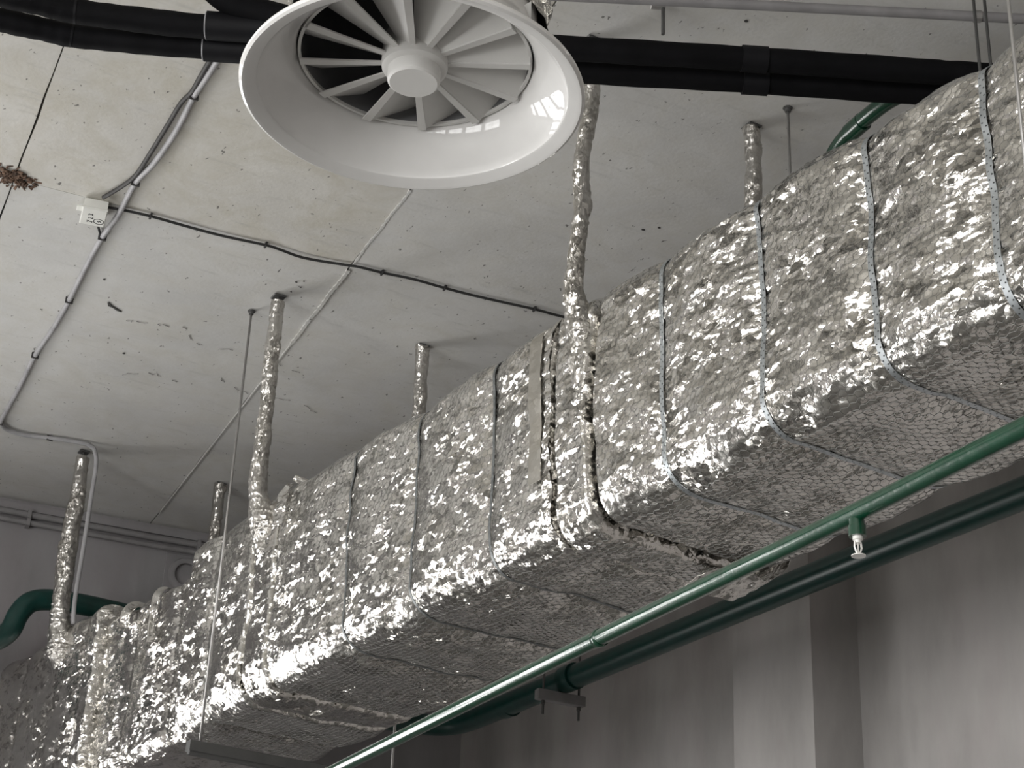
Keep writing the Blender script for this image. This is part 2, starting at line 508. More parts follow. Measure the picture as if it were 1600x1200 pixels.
# ---- left wall with windows (outside the picture)
ML = Matrix.Translation((LEFT_X, 0, 0)) @ Matrix.Rotation(R(90), 4, 'Z')   # local x along +Y, +y to -X
wl = MB()
us = [BACK_Y - 0.3]
for a, b in LEFT_WINDOWS: us += [a, b]
us += [FAR_Y + 1.4]
for i in range(0, len(us), 2): wl.box(us[i], us[i + 1], 0, 0.25, 0, CEIL_Z + 0.1, ML)
for a, b in LEFT_WINDOWS:
    wl.box(a, b, 0, 0.25, 0, WIN_Z[0], ML); wl.box(a, b, 0, 0.25, WIN_Z[1], CEIL_Z + 0.1, ML)
tag(wl.build('wall_left', M_WALL), 'plastered window wall of the hall', kind='structure')
for a, b in LEFT_WINDOWS:
    window('window_%d' % nwin, ML @ Matrix.Translation((a, 0.1, 0)), b - a, *WIN_Z, 2, 3); nwin += 1
wl = MB(); wl.box(LEFT_X - 0.3, RIGHT_X + 0.4, BACK_Y - 0.25, BACK_Y, 0, CEIL_Z + 0.1)
tag(wl.build('wall_back', M_WALL), 'plain plastered wall behind the viewpoint', kind='structure')
# ---- right wall with pilasters
wl = MB(); wl.box(RIGHT_X, RIGHT_X + 0.25, BACK_Y - 0.2, FAR_Y + 1.0, 0, CEIL_Z + 0.1)
wright = tag(wl.build('wall_right', M_WALL), 'blotchy grey plaster wall behind the foil duct', kind='structure')
for y0 in (1.2, 6.17):
    m = MB(); m.box(RIGHT_X - 0.28, RIGHT_X + 0.02, y0, y0 + 0.62, 0, CEIL_Z + 0.05, None, 0.0)
    m.build('pilaster', M_WALL, wright)
# trim: skirting between far wall and ceiling, pale conduits run below it
for off, zc, r in ((0.045, 5.50, 0.022), (0.05, 5.445, 0.018)):
    m = MB(); m.tube([(*far_pt(-3.2 + 0.7 * i, off), zc + 0.006 * math.sin(i * 1.9)) for i in range(10)], r, 10)
    o = m.build('conduit', M_GREYPIPE, None, True)
    tag(o, 'upper pale conduit fixed along the end wall under the ceiling' if zc > 5.47 else 'lower pale conduit fixed along the end wall under the ceiling', 'conduit', 'conduits on the end wall')
    for i in range(5):
        x, y = far_pt(-2.0 + 1.1 * i, off)
        c = MB(); c.box(-0.012, 0.012, -r - 0.006, off + 0.0, -r - 0.006, r + 0.006, Matrix.Translation((x, y, zc)) @ Matrix.Rotation(FAR_ROT, 4, 'Z'))
        c.build('clip', M_GREYPIPE, o)
m = MB(); m.box(-7.2, 3.6, -0.03, 0.0, 5.53, 5.575, MF)
tag(m.build('trim_1', M_FARWALL), 'plaster ledge at the top of the end wall', kind='structure')

# ------------------------------------------------------------------ the foil-jacketed duct
P0 = (2.47, 7.11, 0.0)
DROT = math.atan(0.095)
duct = empty('insulated_duct', P0, DROT)
tag(duct, 'large rectangular air duct wrapped in crumpled silver foil and wire netting', 'duct')
N0, N1, ZT, ZB = 0.035, 0.865, 4.545, 3.595
RT, RB = 0.10, 0.135
BANDS = [-5.20, -4.75, -4.295, -3.855, -3.395, -2.912, -1.918, -1.372, -0.855, 0.25]

def profile_points():
    """samples round the section: (n, z, normal n, normal z, arc length, wire weight)"""
    pts = []
    def seg(a, b, nn, step):
        L = math.hypot(b[0] - a[0], b[1] - a[1]); k = max(1, int(round(L / step)))
        for i in range(k):
            t = i / k
            pts.append((a[0] + (b[0] - a[0]) * t, a[1] + (b[1] - a[1]) * t, nn[0], nn[1]))
    def arc(c, r, a0, a1, step):
        k = max(3, int(round(abs(a1 - a0) * r / step)))
        for i in range(k):
            a = a0 + (a1 - a0) * i / k
            pts.append((c[0] + r * math.cos(a), c[1] + r * math.sin(a), math.cos(a), math.sin(a)))
    h = math.pi / 2
    zm = (ZT + ZB) / 2
    seg((N1, zm), (N1, ZT - RT), (1, 0), 0.06)
    arc((N1 - RT, ZT - RT), RT, 0, h, 0.03)
    seg((N1 - RT, ZT), (N0 + RT, ZT), (0, 1), 0.022)
    arc((N0 + RT, ZT - RT), RT, h, 2 * h, 0.0065)
    seg((N0, ZT - RT), (N0, ZB + RB), (-1, 0), 0.0065)
    arc((N0 + RB, ZB + RB), RB, 2 * h, 3 * h, 0.006)
    seg((N0 + RB, ZB), (N1 - RB, ZB), (0, -1), 0.0075)
    arc((N1 - RB, ZB + RB), RB, 3 * h, 4 * h, 0.014)
    seg((N1, ZB + RB), (N1, zm), (1, 0), 0.06)
    A = np.array(pts)
    dl = np.hypot(*(np.roll(A[:, :2], -1, 0) - A[:, :2]).T)
    arc_len = np.concatenate([[0], np.cumsum(dl)[:-1]])
    return A, arc_len, dl.sum()
PROF, ARC, PER = profile_points()
CELL = 0.030                                     # netting mesh size
HEXH = CELL * 0.5 * math.sqrt(3)

def hex_edge_dist(a, b):
    """0 on the wires, 1 in a cell's middle; hexagon lattice with pitch CELL"""
    w, h = CELL, CELL * math.sqrt(3)
    def local(a, b):
        x = (a + w / 2) % w - w / 2
        y = (b + h / 2) % h - h / 2
        return x, y
    x1, y1 = local(a, b)
    x2, y2 = local(a - w / 2, b - h / 2)
    use = (x1 * x1 + y1 * y1) < (x2 * x2 + y2 * y2)
    x = np.abs(np.where(use, x1, x2)); y = np.abs(np.where(use, y1, y2))
    d = np.maximum(x, x * 0.5 + y * math.sqrt(3) / 2)
    return 1.0 - d / (w / 2)

def surface(s, j_n, j_z, nn, nz, arcl, sec, fine=True):
    """points on the jacket of one section; arrays broadcast together, result (...,3) in duct coordinates"""
    s, j_n, j_z, nn, nz, arcl = np.broadcast_arrays(s, j_n, j_z, nn, nz, arcl)
    B = np.stack([j_n, s, j_z], -1)
    d = np.full(s.shape, sec['off'], dtype=np.float64)
    if sec['pinch']:
        dp = np.min(np.abs(s[..., None] - np.array(sec['pinch'])), -1)
        d += 0.026 * (1 - np.exp(-dp / 0.065)) - 0.014
    d += 0.010 * vnoise(B, (4, 3.2, 4), 1) + 0.0075 * vnoise(B, (9, 7, 10), 2)
    d += sec.get('sag', 0.0) * np.clip(-nz, 0, 1)
    if fine:
        amp = 0.65 + 0.6 * vnoise(B, (3.5, 3, 3.5), 9)
        r1 = 1 - 2 * np.abs(vnoise(B, (16, 11, 26), 3))
        r2 = 1 - 2 * np.abs(vnoise(B, (34, 24, 52), 4))
        r3 = vnoise(B, (70, 50, 90), 5)
        d += amp * (0.0038 * r1 + 0.0024 * r2 + 0.0008 * r3)
        he = hex_edge_dist(s, arcl)
        d += (0.0015 + 0.0024 * np.clip(-nz, 0, 1)) * (1 - (1 - np.clip(he, 0, 1)) ** 2) * (0.55 + 0.45 * vnoise(B, (2.5, 2, 2.5), 6)) - 0.002
    # rounded lips at both ends of the jacket piece
    e = np.minimum(s - sec['s0'], sec['s1'] - s)
    d -= 0.050 * np.exp(-np.clip(e, 0, None) / 0.0055)
    tilt = -0.032 * s * (ZT - j_z) / (ZT - ZB)
    drop = sec.get('drop', 0.0)
    return np.stack([j_n + nn * d, s + 0.006 * vnoise(B, (6, 2, 6), 8), j_z + nz * d + tilt - drop], -1)

SECTIONS = [
    dict(s0=-7.6, s1=-2.572, off=0.0, pinch=[b for b in BANDS if b < -2.6] + [-6.6, -5.9]),
    dict(s0=-2.540, s1=-2.342, off=0.016, pinch=[], sag=0.012),
    dict(s0=-2.316, s1=-0.220, off=-0.004, pinch=[-1.918, -1.372, -0.855]),
    dict(s0=-0.208, s1=0.020, off=0.008, pinch=[]),
    dict(s0=0.030, s1=0.740, off=-0.002, pinch=[0.45]),
    dict(s0=0.700, s1=1.960, off=-0.066, pinch=[1.0, 1.55], drop=0.055),
    dict(s0=1.93, s1=2.74, off=-0.006, pinch=[2.12]),
    dict(s0=2.70, s1=3.49, off=-0.014, pinch=[3.1]),
]
def s_samples(a, b):
    out = [a + q for q in (0, 0.002, 0.005, 0.010)]
    x = a + 0.015
    while x < b - 0.017:
        out.append(x)
        x += 0.045 if x < -5.0 else (0.0056 if x < -2.4 else (0.0075 if x < 0.7 else 0.011))
    return np.array(out + [b - q for q in (0.015, 0.010, 0.005, 0.002, 0)])

SEC_OBJ = []
for sec in SECTIONS:
    ss = s_samples(sec['s0'], sec['s1'])
    S = ss[:, None]
    V = surface(S, PROF[None, :, 0], PROF[None, :, 1], PROF[None, :, 2], PROF[None, :, 3], ARC[None, :], sec)
    # closing rings that turn inwards behind each lip
    def inner(Vr):
        c = Vr.mean(0); c[1] = Vr[:, 1].mean()
        q = Vr.copy(); q[:, 0] = c[0] + (Vr[:, 0] - c[0]) * 0.90; q[:, 2] = c[2] + (Vr[:, 2] - c[2]) * 0.90
        return q
    V = np.concatenate([inner(V[0])[None], V, inner(V[-1])[None]], 0)
    ns, npf = V.shape[:2]
    idx = np.arange(ns * npf).reshape(ns, npf)
    a = idx[:-1, :]; b = idx[1:, :]
    a2 = np.roll(a, -1, 1); b2 = np.roll(b, -1, 1)
    F = np.stack([a, b, b2, a2], -1).reshape(-1, 4)
    me = np_mesh('jacket_section', V.reshape(-1, 3), F, smooth=True, mat=M_FOIL)
    link('jacket_section', me, duct)
core = MB()
_t = lambda s_: -0.032 * s_
core.add([(x_, s_, z_) for s_ in (-7.6, 3.45) for x_, z_ in ((N0 + 0.14, ZB + 0.15 + _t(s_)), (N1 - 0.12, ZB + 0.15 + _t(s_)), (N1 - 0.12, ZT - 0.24), (N0 + 0.14, ZT - 0.24))],
         [(3, 2, 1, 0), (4, 5, 6, 7), (0, 1, 5, 4), (1, 2, 6, 5), (2, 3, 7, 6), (3, 0, 4, 7)])
core.build('duct_core', M_CORE_SHADE, duct)

def sec_at(s):
    for c in SECTIONS:
        if c['s0'] <= s <= c['s1']: return c
    return SECTIONS[0]

# arc length lookup
J0 = int(np.argmax((PROF[:, 3] > 0.99)))                       # start of the top face
def prof_at(arcl):
    arcl = np.asarray(arcl) % PER
    out = [np.interp(arcl, np.append(ARC, PER), np.append(PROF[:, c], PROF[0, c])) for c in range(4)]
    ln = np.hypot(out[2], out[3]); out[2] = out[2] / ln; out[3] = out[3] / ln
    return out
ARC_TOP = float(ARC[J0])                                        # back end of top face
def arc_of(n_, z_):
    return float(ARC[np.argmin((PROF[:, 0] - n_) ** 2 + (PROF[:, 1] - z_) ** 2)])

# ---- wire netting over the foil
def netting(s_lo, s_hi, arc_lo, arc_hi):
    w, h = CELL, CELL * math.sqrt(3)
    E = []
    i0, i1 = int(s_lo / w) - 1, int(s_hi / w) + 1
    j0, j1 = int(arc_lo / h) - 1, int(arc_hi / h) + 1
    I, J = np.meshgrid(np.arange(i0, i1), np.arange(j0, j1), indexing='ij')
    I, J = I.ravel(), J.ravel()
    ctr = np.concatenate([np.stack([I * w, J * h], -1), np.stack([I * w + w / 2, J * h + h / 2], -1)])
    k = np.arange(6)
    ang = np.pi / 6 + k * np.pi / 3
    corner = np.stack([np.cos(ang), np.sin(ang)], -1) * (w / math.sqrt(3))
    a = ctr[:, None, :] + corner[None, [0, 1, 5], :]
    b = ctr[:, None, :] + corner[None, [1, 2, 0], :]
    a, b = a.reshape(-1, 2), b.reshape(-1, 2)
    mid = (a + b) / 2
    ok = (mid[:, 0] > s_lo) & (mid[:, 0] < s_hi) & (mid[:, 1] > arc_lo) & (mid[:, 1] < arc_hi)
    a, b = a[ok], b[ok]
    # the netting is stretched unevenly
    def wobble(p):
        q = np.stack([p[:, 0], p[:, 1], np.zeros(len(p))], -1)
        return p + 0.006 * np.stack([vnoise(q, (7, 7, 1), 21), vnoise(q, (7, 7, 1), 22)], -1) + 0.003 * np.stack([vnoise(q, (40, 40, 1), 23), vnoise(q, (40, 40, 1), 24)], -1)
    return wobble(a), wobble(b)
wire_arc = (arc_of(0.30, ZT), arc_of(N1 - 0.03, ZB + 0.04))
nets = []
for (lo, hi) in ((-5.0, -2.575), (-2.53, -2.35), (-2.308, -0.23), (0.035, 0.69)):
    sec = sec_at((lo + hi) / 2)
    a, b = netting(lo, hi, *wire_arc)
    ends = []
    for q in (a, b):
        pr = prof_at(q[:, 1])
        p = surface(q[:, 0], pr[0], pr[1], pr[2], pr[3], q[:, 1], sec)
        nrm = np.stack([pr[2], np.zeros(len(q)), pr[3]], -1)
        ends.append((p + nrm * 0.0012, nrm))
    nets.append((ends[0][0], ends[1][0], ends[0][1]))
A = np.concatenate([x[0] for x in nets]); B = np.concatenate([x[1] for x in nets]); NR = np.concatenate([x[2] for x in nets])
T = B - A; T /= np.linalg.norm(T, axis=1, keepdims=True) + 1e-9
U = np.cross(T, NR); U /= np.linalg.norm(U, axis=1, keepdims=True) + 1e-9
rw = (0.00045 + 0.0004 * np.clip(-NR[:, 2:3], 0, 1))
ofs = [NR * rw, (-NR * 0.5 + U * 0.87) * rw, (-NR * 0.5 - U * 0.87) * rw]
V = np.concatenate([A + ofs[0], A + ofs[1], A + ofs[2], B + ofs[0], B + ofs[1], B + ofs[2]])
ne = len(A); e = np.arange(ne)
F = np.concatenate([np.stack([e + i * ne, e + ((i + 1) % 3) * ne, e + (3 + (i + 1) % 3) * ne, e + (3 + i) * ne], -1) for i in range(3)])
net = link('wire_netting', np_mesh('wire_netting', V, F, smooth=False, mat=M_WIRE), duct)
net['kind'] = 'stuff'

# ---- perforated metal bands round the jacket
def band(s0, width, pitch, hole, parent, lean=0.0):
    sec = sec_at(s0)
    arcs = np.arange(wire_arc[0] - 0.15, wire_arc[1], pitch)
    hw = width / 2
    us = np.array([-hw, -hw * 0.52 - hole, -hw * 0.52 + hole, hw * 0.52 - hole, hw * 0.52 + hole, hw])
    V, F = [], []
    # grid of quads; holes are left open, staggered in two rows
    k = 3
    arow = []
    for a in arcs:
        arow += [a, a + pitch * 0.5 - hole, a + pitch * 0.5 + hole]
    arow = np.array(arow)
    G_u, G_a = np.meshgrid(us, arow)
    pr = prof_at(G_a.ravel())
    sw = s0 + G_u.ravel() + lean * (pr[1] - 4.1)
    pts = surface(np.full(len(sw), s0) + lean * (pr[1] - 4.1), pr[0], pr[1], pr[2], pr[3], G_a.ravel(), sec, fine=False)
    pts[:, 1] = sw
    nrm = np.stack([pr[2], np.zeros(len(sw)), pr[3]], -1)
    top = pts + nrm * 0.0075
    bot = pts + nrm * 0.0055
    nu, na = len(us), len(arow)
    idx = np.arange(nu * na).reshape(na, nu)
    off = nu * na
    for i in range(na - 1):
        for j in range(nu - 1):
            is_hole = (i % 3 == 1) and (j == 1 if (i // 3) % 2 == 0 else j == 3)
            q = (idx[i, j], idx[i, j + 1], idx[i + 1, j + 1], idx[i + 1, j])
            if is_hole:
                for a_, b_ in ((0, 1), (1, 2), (2, 3), (3, 0)):
                    F.append((q[a_], q[b_], q[b_] + off, q[a_] + off))
            else:
                F.append(q)
    for i in range(na - 1):
        for j in (0, nu - 1):
            F.append((idx[i, j], idx[i + 1, j], idx[i + 1, j] + off, idx[i, j] + off))
    me = np_mesh('strap', np.concatenate([top, bot]), np.array(F), smooth=False, mat=M_BAND if width > 0.015 else M_BANDDARK)
    o = link('strap', me, parent)
    o['label'] = 'perforated galvanised metal strap'
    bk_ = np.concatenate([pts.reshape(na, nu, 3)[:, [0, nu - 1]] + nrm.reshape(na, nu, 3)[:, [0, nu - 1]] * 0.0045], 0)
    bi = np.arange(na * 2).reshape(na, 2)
    link('strap_hole_shade', np_mesh('strap_hole_shade', bk_.reshape(-1, 3), np.stack([bi[:-1, 0], bi[:-1, 1], bi[1:, 1], bi[1:, 0]], -1), mat=M_CORE_SHADE), o)  # dark strip added beneath the strap, painting the shade seen through its holes
    return o
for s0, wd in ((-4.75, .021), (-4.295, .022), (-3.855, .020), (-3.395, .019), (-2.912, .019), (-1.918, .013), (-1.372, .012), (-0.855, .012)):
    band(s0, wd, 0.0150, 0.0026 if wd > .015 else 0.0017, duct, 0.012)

# ---- smooth aluminium tape and loose flaps
def patch(s_a, s_b, arc_a, arc_b, lift, name, mat, parent, ns=10, na=60, curl=0.0, ragged=0.0, crease=0.0):
    S, Ar = np.meshgrid(np.linspace(s_a, s_b, ns), np.linspace(arc_a, arc_b, na), indexing='ij')
    pr = prof_at(Ar.ravel())
    t = (np.linspace(0, 1, ns)[:, None] * np.ones((1, na))).ravel()
    sv = S.ravel() + ragged * vnoise(np.stack([Ar.ravel() * 9, t * 2, t * 0], -1), (1, 1, 1), 31)
    sec = sec_at((s_a + s_b) / 2)
    p = surface(np.full(len(sv), (s_a + s_b) / 2), pr[0], pr[1], pr[2], pr[3], Ar.ravel(), sec, fine=False)
    p[:, 1] = sv
    nrm = np.stack([pr[2], np.zeros(len(sv)), pr[3]], -1)
    lf = lift + curl * t ** 2 + crease * (vnoise(p, (30, 22, 38), 71) + 0.6 * vnoise(p, (70, 50, 80), 72))
    top = p + nrm * lf[:, None]
    bot = top - nrm * 0.002
    idx = np.arange(ns * na).reshape(ns, na); off = ns * na
    a, b, c, d = idx[:-1, :-1], idx[1:, :-1], idx[1:, 1:], idx[:-1, 1:]
    F = np.stack([a, b, c, d], -1).reshape(-1, 4)
    F = np.concatenate([F, F[:, ::-1] + off])
    rim = []
    loop = list(idx[0, :]) + list(idx[1:, -1]) + list(idx[-1, ::-1][1:]) + list(idx[::-1, 0][1:-1])
    for i in range(len(loop)):
        q, r_ = loop[i], loop[(i + 1) % len(loop)]
        rim.append((q, q + off, r_ + off, r_))
    F = np.concatenate([F, np.array(rim)])
    o = link(name, np_mesh(name, np.concatenate([top, bot]), F, smooth=False, mat=mat), parent)
    return o
patch(-2.272, -2.195, arc_of(N0, 4.47), arc_of(N0, 3.86), 0.013, 'tape_strip', M_TAPE, duct, ragged=0.006)['label'] = 'smooth dull aluminium tape strip'
patch(-2.325, -2.272, arc_of(N0 + .03, ZT), arc_of(N0 + .12, ZB), 0.010, 'jacket_flap', M_FOIL, duct, ns=14, na=160, curl=-0.004, ragged=0.010, crease=0.004)
patch(-0.30, -0.225, arc_of(N0 + .02, 4.53), arc_of(N0, 4.33), 0.014, 'jacket_flap', M_FOIL, duct, ns=20, na=50, curl=0.016, ragged=0.008, crease=0.006)
patch(1.20, 1.26, arc_of(N0 + .10, ZT), arc_of(N0, 4.22), 0.012, 'loose_tape', M_FOIL, duct, curl=0.022, ragged=0.03)['label'] = 'curled loose tape on the narrow joint'
patch(1.58, 1.62, arc_of(N0 + .20, ZT), arc_of(N0, 4.38), 0.012, 'loose_tape', M_FOIL, duct, curl=0.04, ragged=0.02)
# sagging bottom flap of the hanger collar at the back edge
patch(-2.60, -2.40, arc_of(0.55, ZB), arc_of(N1, ZB + 0.10), 0.026, 'jacket_flap', M_FOIL, duct, ns=34, na=70, curl=0.018, ragged=0.02, crease=0.006)

# ------------------------------------------------------------------ foil-wrapped hangers
def wrapped(name, path, rads, label, flare=None, sides=26):
    P = spline(path, 12)
    n = len(P)
    rr = np.interp(np.linspace(0, 1, n), np.linspace(0, 1, len(rads)), rads)
    mb = MB()
    base = Vector(path[0])
    # resample finely
    Q = []
    for i in range(n - 1):
        for k in range(4):
            Q.append(P[i].lerp(P[i + 1], k / 4))
    Q.append(P[-1])
    rr = np.interp(np.linspace(0, 1, len(Q)), np.linspace(0, 1, n), rr)
    ang = 2 * np.pi * np.arange(sides) / sides
    pts = np.array([[(q.x + math.cos(a) * rr[i], q.y + math.sin(a) * rr[i], q.z) for a in ang] for i, q in enumerate(Q)])
    nz = 1 + 0.16 * vnoise(pts, (24, 24, 12), 41) + 0.12 * (1 - 2 * np.abs(vnoise(pts, (50, 50, 34), 42)))
    def rf(i, k): return float(nz[i, k])
    rads2 = [float(x) for x in rr]
    vs, fs = [], []
    for i, q in enumerate(Q):
        for k in range(sides):
            r_ = rads2[i] * rf(i, k)
            vs.append((q.x - base.x + math.cos(ang[k]) * r_, q.y - base.y + math.sin(ang[k]) * r_, q.z))
    for i in range(len(Q) - 1):
        for k in range(sides):
            k2 = (k + 1) % sides
            fs.append((i * sides + k, (i + 1) * sides + k, (i + 1) * sides + k2, i * sides + k2))
    mb.add(vs, fs)
    root = empty(name, (base.x, base.y, 0))
    tag(root, label, 'hanger', 'foil-wrapped duct hangers')
    mb.build('foil_wrap', M_FOILROD, root, True)
    rod = MB(); rod.tube([(0, 0, path[0][2] + 0.01), (0, 0, CEIL_Z - 0.002)], 0.007, 8)
    rod.build('rod', M_DARKSTEEL, root)
    pl = MB(); pl.box(-0.03, 0.03, -0.03, 0.03, CEIL_Z - 0.012, CEIL_Z - 0.003, None, 0.002)
    pl.build('ceiling_plate', M_DARKSTEEL, root)
    return root
wrapped('duct_hanger', [(2.70, 4.56, 5.585), (2.715, 4.585, 5.45), (2.722, 4.60, 5.30), (2.700, 4.615, 5.10), (2.715, 4.625, 4.90), (2.705, 4.64, 4.72), (2.705, 4.655, 4.58), (2.738, 4.66, 4.44), (2.768, 4.66, 4.25), (2.780, 4.66, 4.0), (2.81, 4.66, 3.80)],
        [.030, .031, .032, .029, .031, .028, .034, .050, .060, .060, .05], 'foil-wrapped hanger rising from the duct top to behind the black pipes')
wrapped('duct_hanger', [(2.47, 7.11, 5.565), (2.468, 7.11, 5.3), (2.472, 7.108, 5.0), (2.468, 7.10, 4.75), (2.475, 7.09, 4.56), (2.520, 7.085, 4.43), (2.575, 7.085, 4.27), (2.66, 7.085, 4.10)],
        [.033, .034, .034, .035, .044, .068, .075, .05], 'foil-wrapped hanger on the front of the duct beside the long thin rod')
wrapped('duct_hanger', [(2.225, 9.57, 5.56), (2.228, 9.565, 5.3), (2.222, 9.56, 5.0), (2.228, 9.555, 4.75), (2.24, 9.55, 4.52), (2.29, 9.56, 4.36), (2.40, 9.56, 4.2)],
        [.036, .042, .05, .05, .055, .085, .08], 'foil-wrapped hanger with a grey cable along it, farthest down the duct')
wrapped('duct_hanger', [(3.30, 7.20, 5.595), (3.302, 7.20, 5.4), (3.31, 7.2, 5.2), (3.305, 7.2, 4.9), (3.30, 7.2, 4.45)],
        [.036, .032, .033, .034, .05], 'short foil-wrapped hanger behind the middle of the duct beside a thin rod')
wrapped('duct_hanger', [(3.54, 4.70, 5.585), (3.545, 4.70, 5.4), (3.538, 4.70, 5.2), (3.545, 4.7, 4.9), (3.54, 4.7, 4.45)],
        [.034, .033, .036, .034, .05], 'short foil-wrapped hanger behind the duct below the black pipes')
wrapped('duct_hanger', [(3.09, 9.58, 5.595), (3.092, 9.58, 5.3), (3.088, 9.58, 5.0), (3.095, 9.58, 4.7), (3.09, 9.58, 4.4)],
        [.034, .035, .036, .036, .05], 'dim foil-wrapped hanger behind the far end of the duct')
# a foil stub poking out of the jacket beside the second hanger
m = MB(); m.tube([(0, 0, 0), (-0.03, 0.02, 0.03), (-0.075, 0.05, 0.055)], [.018, .02, .016], 10)
o = m.build('foil_stub', M_FOILROD, duct, False); o.location = (0.16, -0.26, 4.54)

# ------------------------------------------------------------------ trapeze hanger, thin rods
def rod_on_ceiling(name, x, y, z0, label, r=0.006, mat=None, z1=CEIL_Z):
    root = empty(name, (x, y, 0))
    m = MB(); m.tube([(0, 0, z0), (0, 0, z1 - 0.002)], r, 8); m.build('shaft', mat or M_STEEL, root, True)
    m = MB(); m.lathe([(0.0, z1 - 0.022), (0.012, z1 - 0.022), (0.013, z1 - 0.008), (0.02, z1 - 0.006), (0.02, z1 - 0.002), (0, z1 - 0.002)], 10)
    m.build('anchor', M_DARKSTEEL, root)
    tag(root, label, 'rod', 'thin threaded rods')
    return root
tr = empty('trapeze_hanger', (2.415, 7.33, 0))
tag(tr, 'trapeze hanger of thin rods carrying a dark rail under the duct', 'hanger')
for dx, dy in ((0, 0), (0.985, 0.10)):
    m = MB(); m.tube([(dx, dy, 3.40), (dx, dy, CEIL_Z - 0.002)], 0.0065, 8); m.build('rod', M_STEEL, tr, True)
    m = MB(); m.lathe([(0, CEIL_Z - 0.022), (0.012, CEIL_Z - 0.022), (0.013, CEIL_Z - 0.008), (0.02, CEIL_Z - 0.006), (0.02, CEIL_Z - 0.002), (0, CEIL_Z - 0.002)], 10, Matrix.Translation((dx, dy, 0))); m.build('anchor', M_DARKSTEEL, tr)
m = MB()
Mr = Matrix.Rotation(math.atan2(0.10, 0.985), 4, 'Z')
m.box(-0.055, 1.05, -0.022, 0.022, 3.385, 3.435, Mr, 0.003)
m.box(-0.05, 1.045, -0.014, 0.014, 3.372, 3.386, Mr)
m.build('rail', M_DARKSTEEL, tr)
rod_on_ceiling('hanger_rod', 3.585, 4.521, 4.50, 'thin rod beside the short hanger behind the duct')
rod_on_ceiling('hanger_rod', 3.633, 3.532, 4.45, 'darker thin rod of the pair crossing the grey pipe', 0.0055, M_DARKSTEEL)
rod_on_ceiling('hanger_rod', 3.668, 3.515, 4.45, 'thin rod of the pair crossing the grey pipe, nearer the picture edge', 0.0055, M_DARKSTEEL)
# the near wire rod in front of the duct
ang = DROT
nx, sy = -0.11, -4.53
wx = P0[0] + nx * math.cos(ang) - sy * math.sin(ang); wy = P0[1] + nx * math.sin(ang) + sy * math.cos(ang)
rod_on_ceiling('hanger_rod', wx, wy, 3.3, 'thin pale rod hanging straight down in front of the nearest duct end', 0.005)

# ------------------------------------------------------------------ swirl diffuser
DX, DY, DZ = 1.146, 2.633, 3.60
df = empty('swirl_diffuser', (DX, DY, DZ))
tag(df, 'large round white swirl air diffuser with twelve radial vanes', 'diffuser')
HEADV = HEAD
bell = MB()
prof = [(0.338, -0.001), (0.3435, 0.002), (0.345, 0.007), (0.343, 0.012), (0.336, 0.014),
        (0.318, 0.030), (0.300, 0.050), (0.282, 0.072), (0.268, 0.092), (0.256, 0.112), (0.247, 0.135), (0.243, 0.20),
        (0.2415, 0.20), (0.2405, 0.135), (0.2375, 0.112), (0.2405, 0.094), (0.247, 0.079), (0.257, 0.064), (0.269, 0.050), (0.283, 0.036), (0.297, 0.024), (0.308, 0.015),
        (0.3105, 0.0105), (0.3135, 0.0085), (0.3170, 0.0078), (0.330, 0.0005)]
bell.lathe(prof, 160, closed=True)
bell.build('bell_ring', M_WHITE, df, True, 24)
ring = MB(); ring.lathe([(0.2365, 0.093), (0.2365, 0.102), (0.2315, 0.102), (0.2300, 0.093)], 120, closed=True)
ring.build('vane_ring', M_WHITE_HUB, df, True, 40)
hub = MB(); hub.lathe([(0, 0.066), (0.060, 0.066), (0.066, 0.071), (0.0675, 0.084), (0.0675, 0.14), (0.0, 0.14)], 56)
hub.build('hub', M_WHITE_HUB, df, True, 40)
cap = MB(); cap.lathe([(0, 0.036), (0.048, 0.036), (0.0525, 0.040), (0.0535, 0.047), (0.0535, 0.0665), (0, 0.0665)], 56)
cap.build('hub_cap', M_WHITE_HUB, df, True, 40)
# one vane along local +x: a thick lower lip and a blade rising to one side
va = MB()
def vane_strip(r0, r1):
    lip = 0.0075; th = 0.0016
    y_up, z_up = -1, 1
    out_v, out_f = [], []
    r_list = np.linspace(r0, r1, 7)
    for r_ in r_list:
        wd = 0.475 * r_ / math.cos(R(31))                     # blade gets wider outwards
        lw = lip * (0.75 + 0.45 * (r_ - r0) / (r1 - r0))
        ca, sa = math.cos(R(31)), math.sin(R(31))
        z0 = 0.082
        sec = [(-lw, z0), (lw, z0), (lw, z0 + 0.004), (lw + wd * ca * 1.0, z0 + 0.004 + wd * sa), (lw + wd * ca - th, z0 + 0.004 + wd * sa + th), (lw - 2 * th - 0.001, z0 + 0.004 + th), (-lw, z0 + 0.004)]
        out_v += [(r_, -y, z) for y, z in sec]
    m_ = 7
    for i in range(len(r_list) - 1):
        for k in range(m_):
            k2 = (k + 1) % m_
            out_f.append((i * m_ + k2, i * m_ + k, (i + 1) * m_ + k, (i + 1) * m_ + k2))
    out_f.append(tuple(range(m_))); out_f.append(tuple((len(r_list) - 1) * m_ + k for k in range(m_))[::-1])
    va.add(out_v, out_f)
vane_strip(0.060, 0.233)
vme = None
for k in range(12):
    if vme is None:
        o = va.build('vane', M_WHITE_HUB, df); vme = o.data
    else:
        o = link('vane', vme, df)
    o.rotation_euler = (0, 0, R(30 * k - 2) - HEADV)
pan = MB(); pan.lathe([(0.236, 0.10), (0.238, 0.33), (0.20, 0.36), (0.0, 0.36), (0.0, 0.355), (0.198, 0.355), (0.233, 0.328), (0.2325, 0.103)], 64, closed=True)
pan.build('plenum', simple('diffuser_inner_grey', (0.16, 0.16, 0.165), 0.6), df, True, 40)
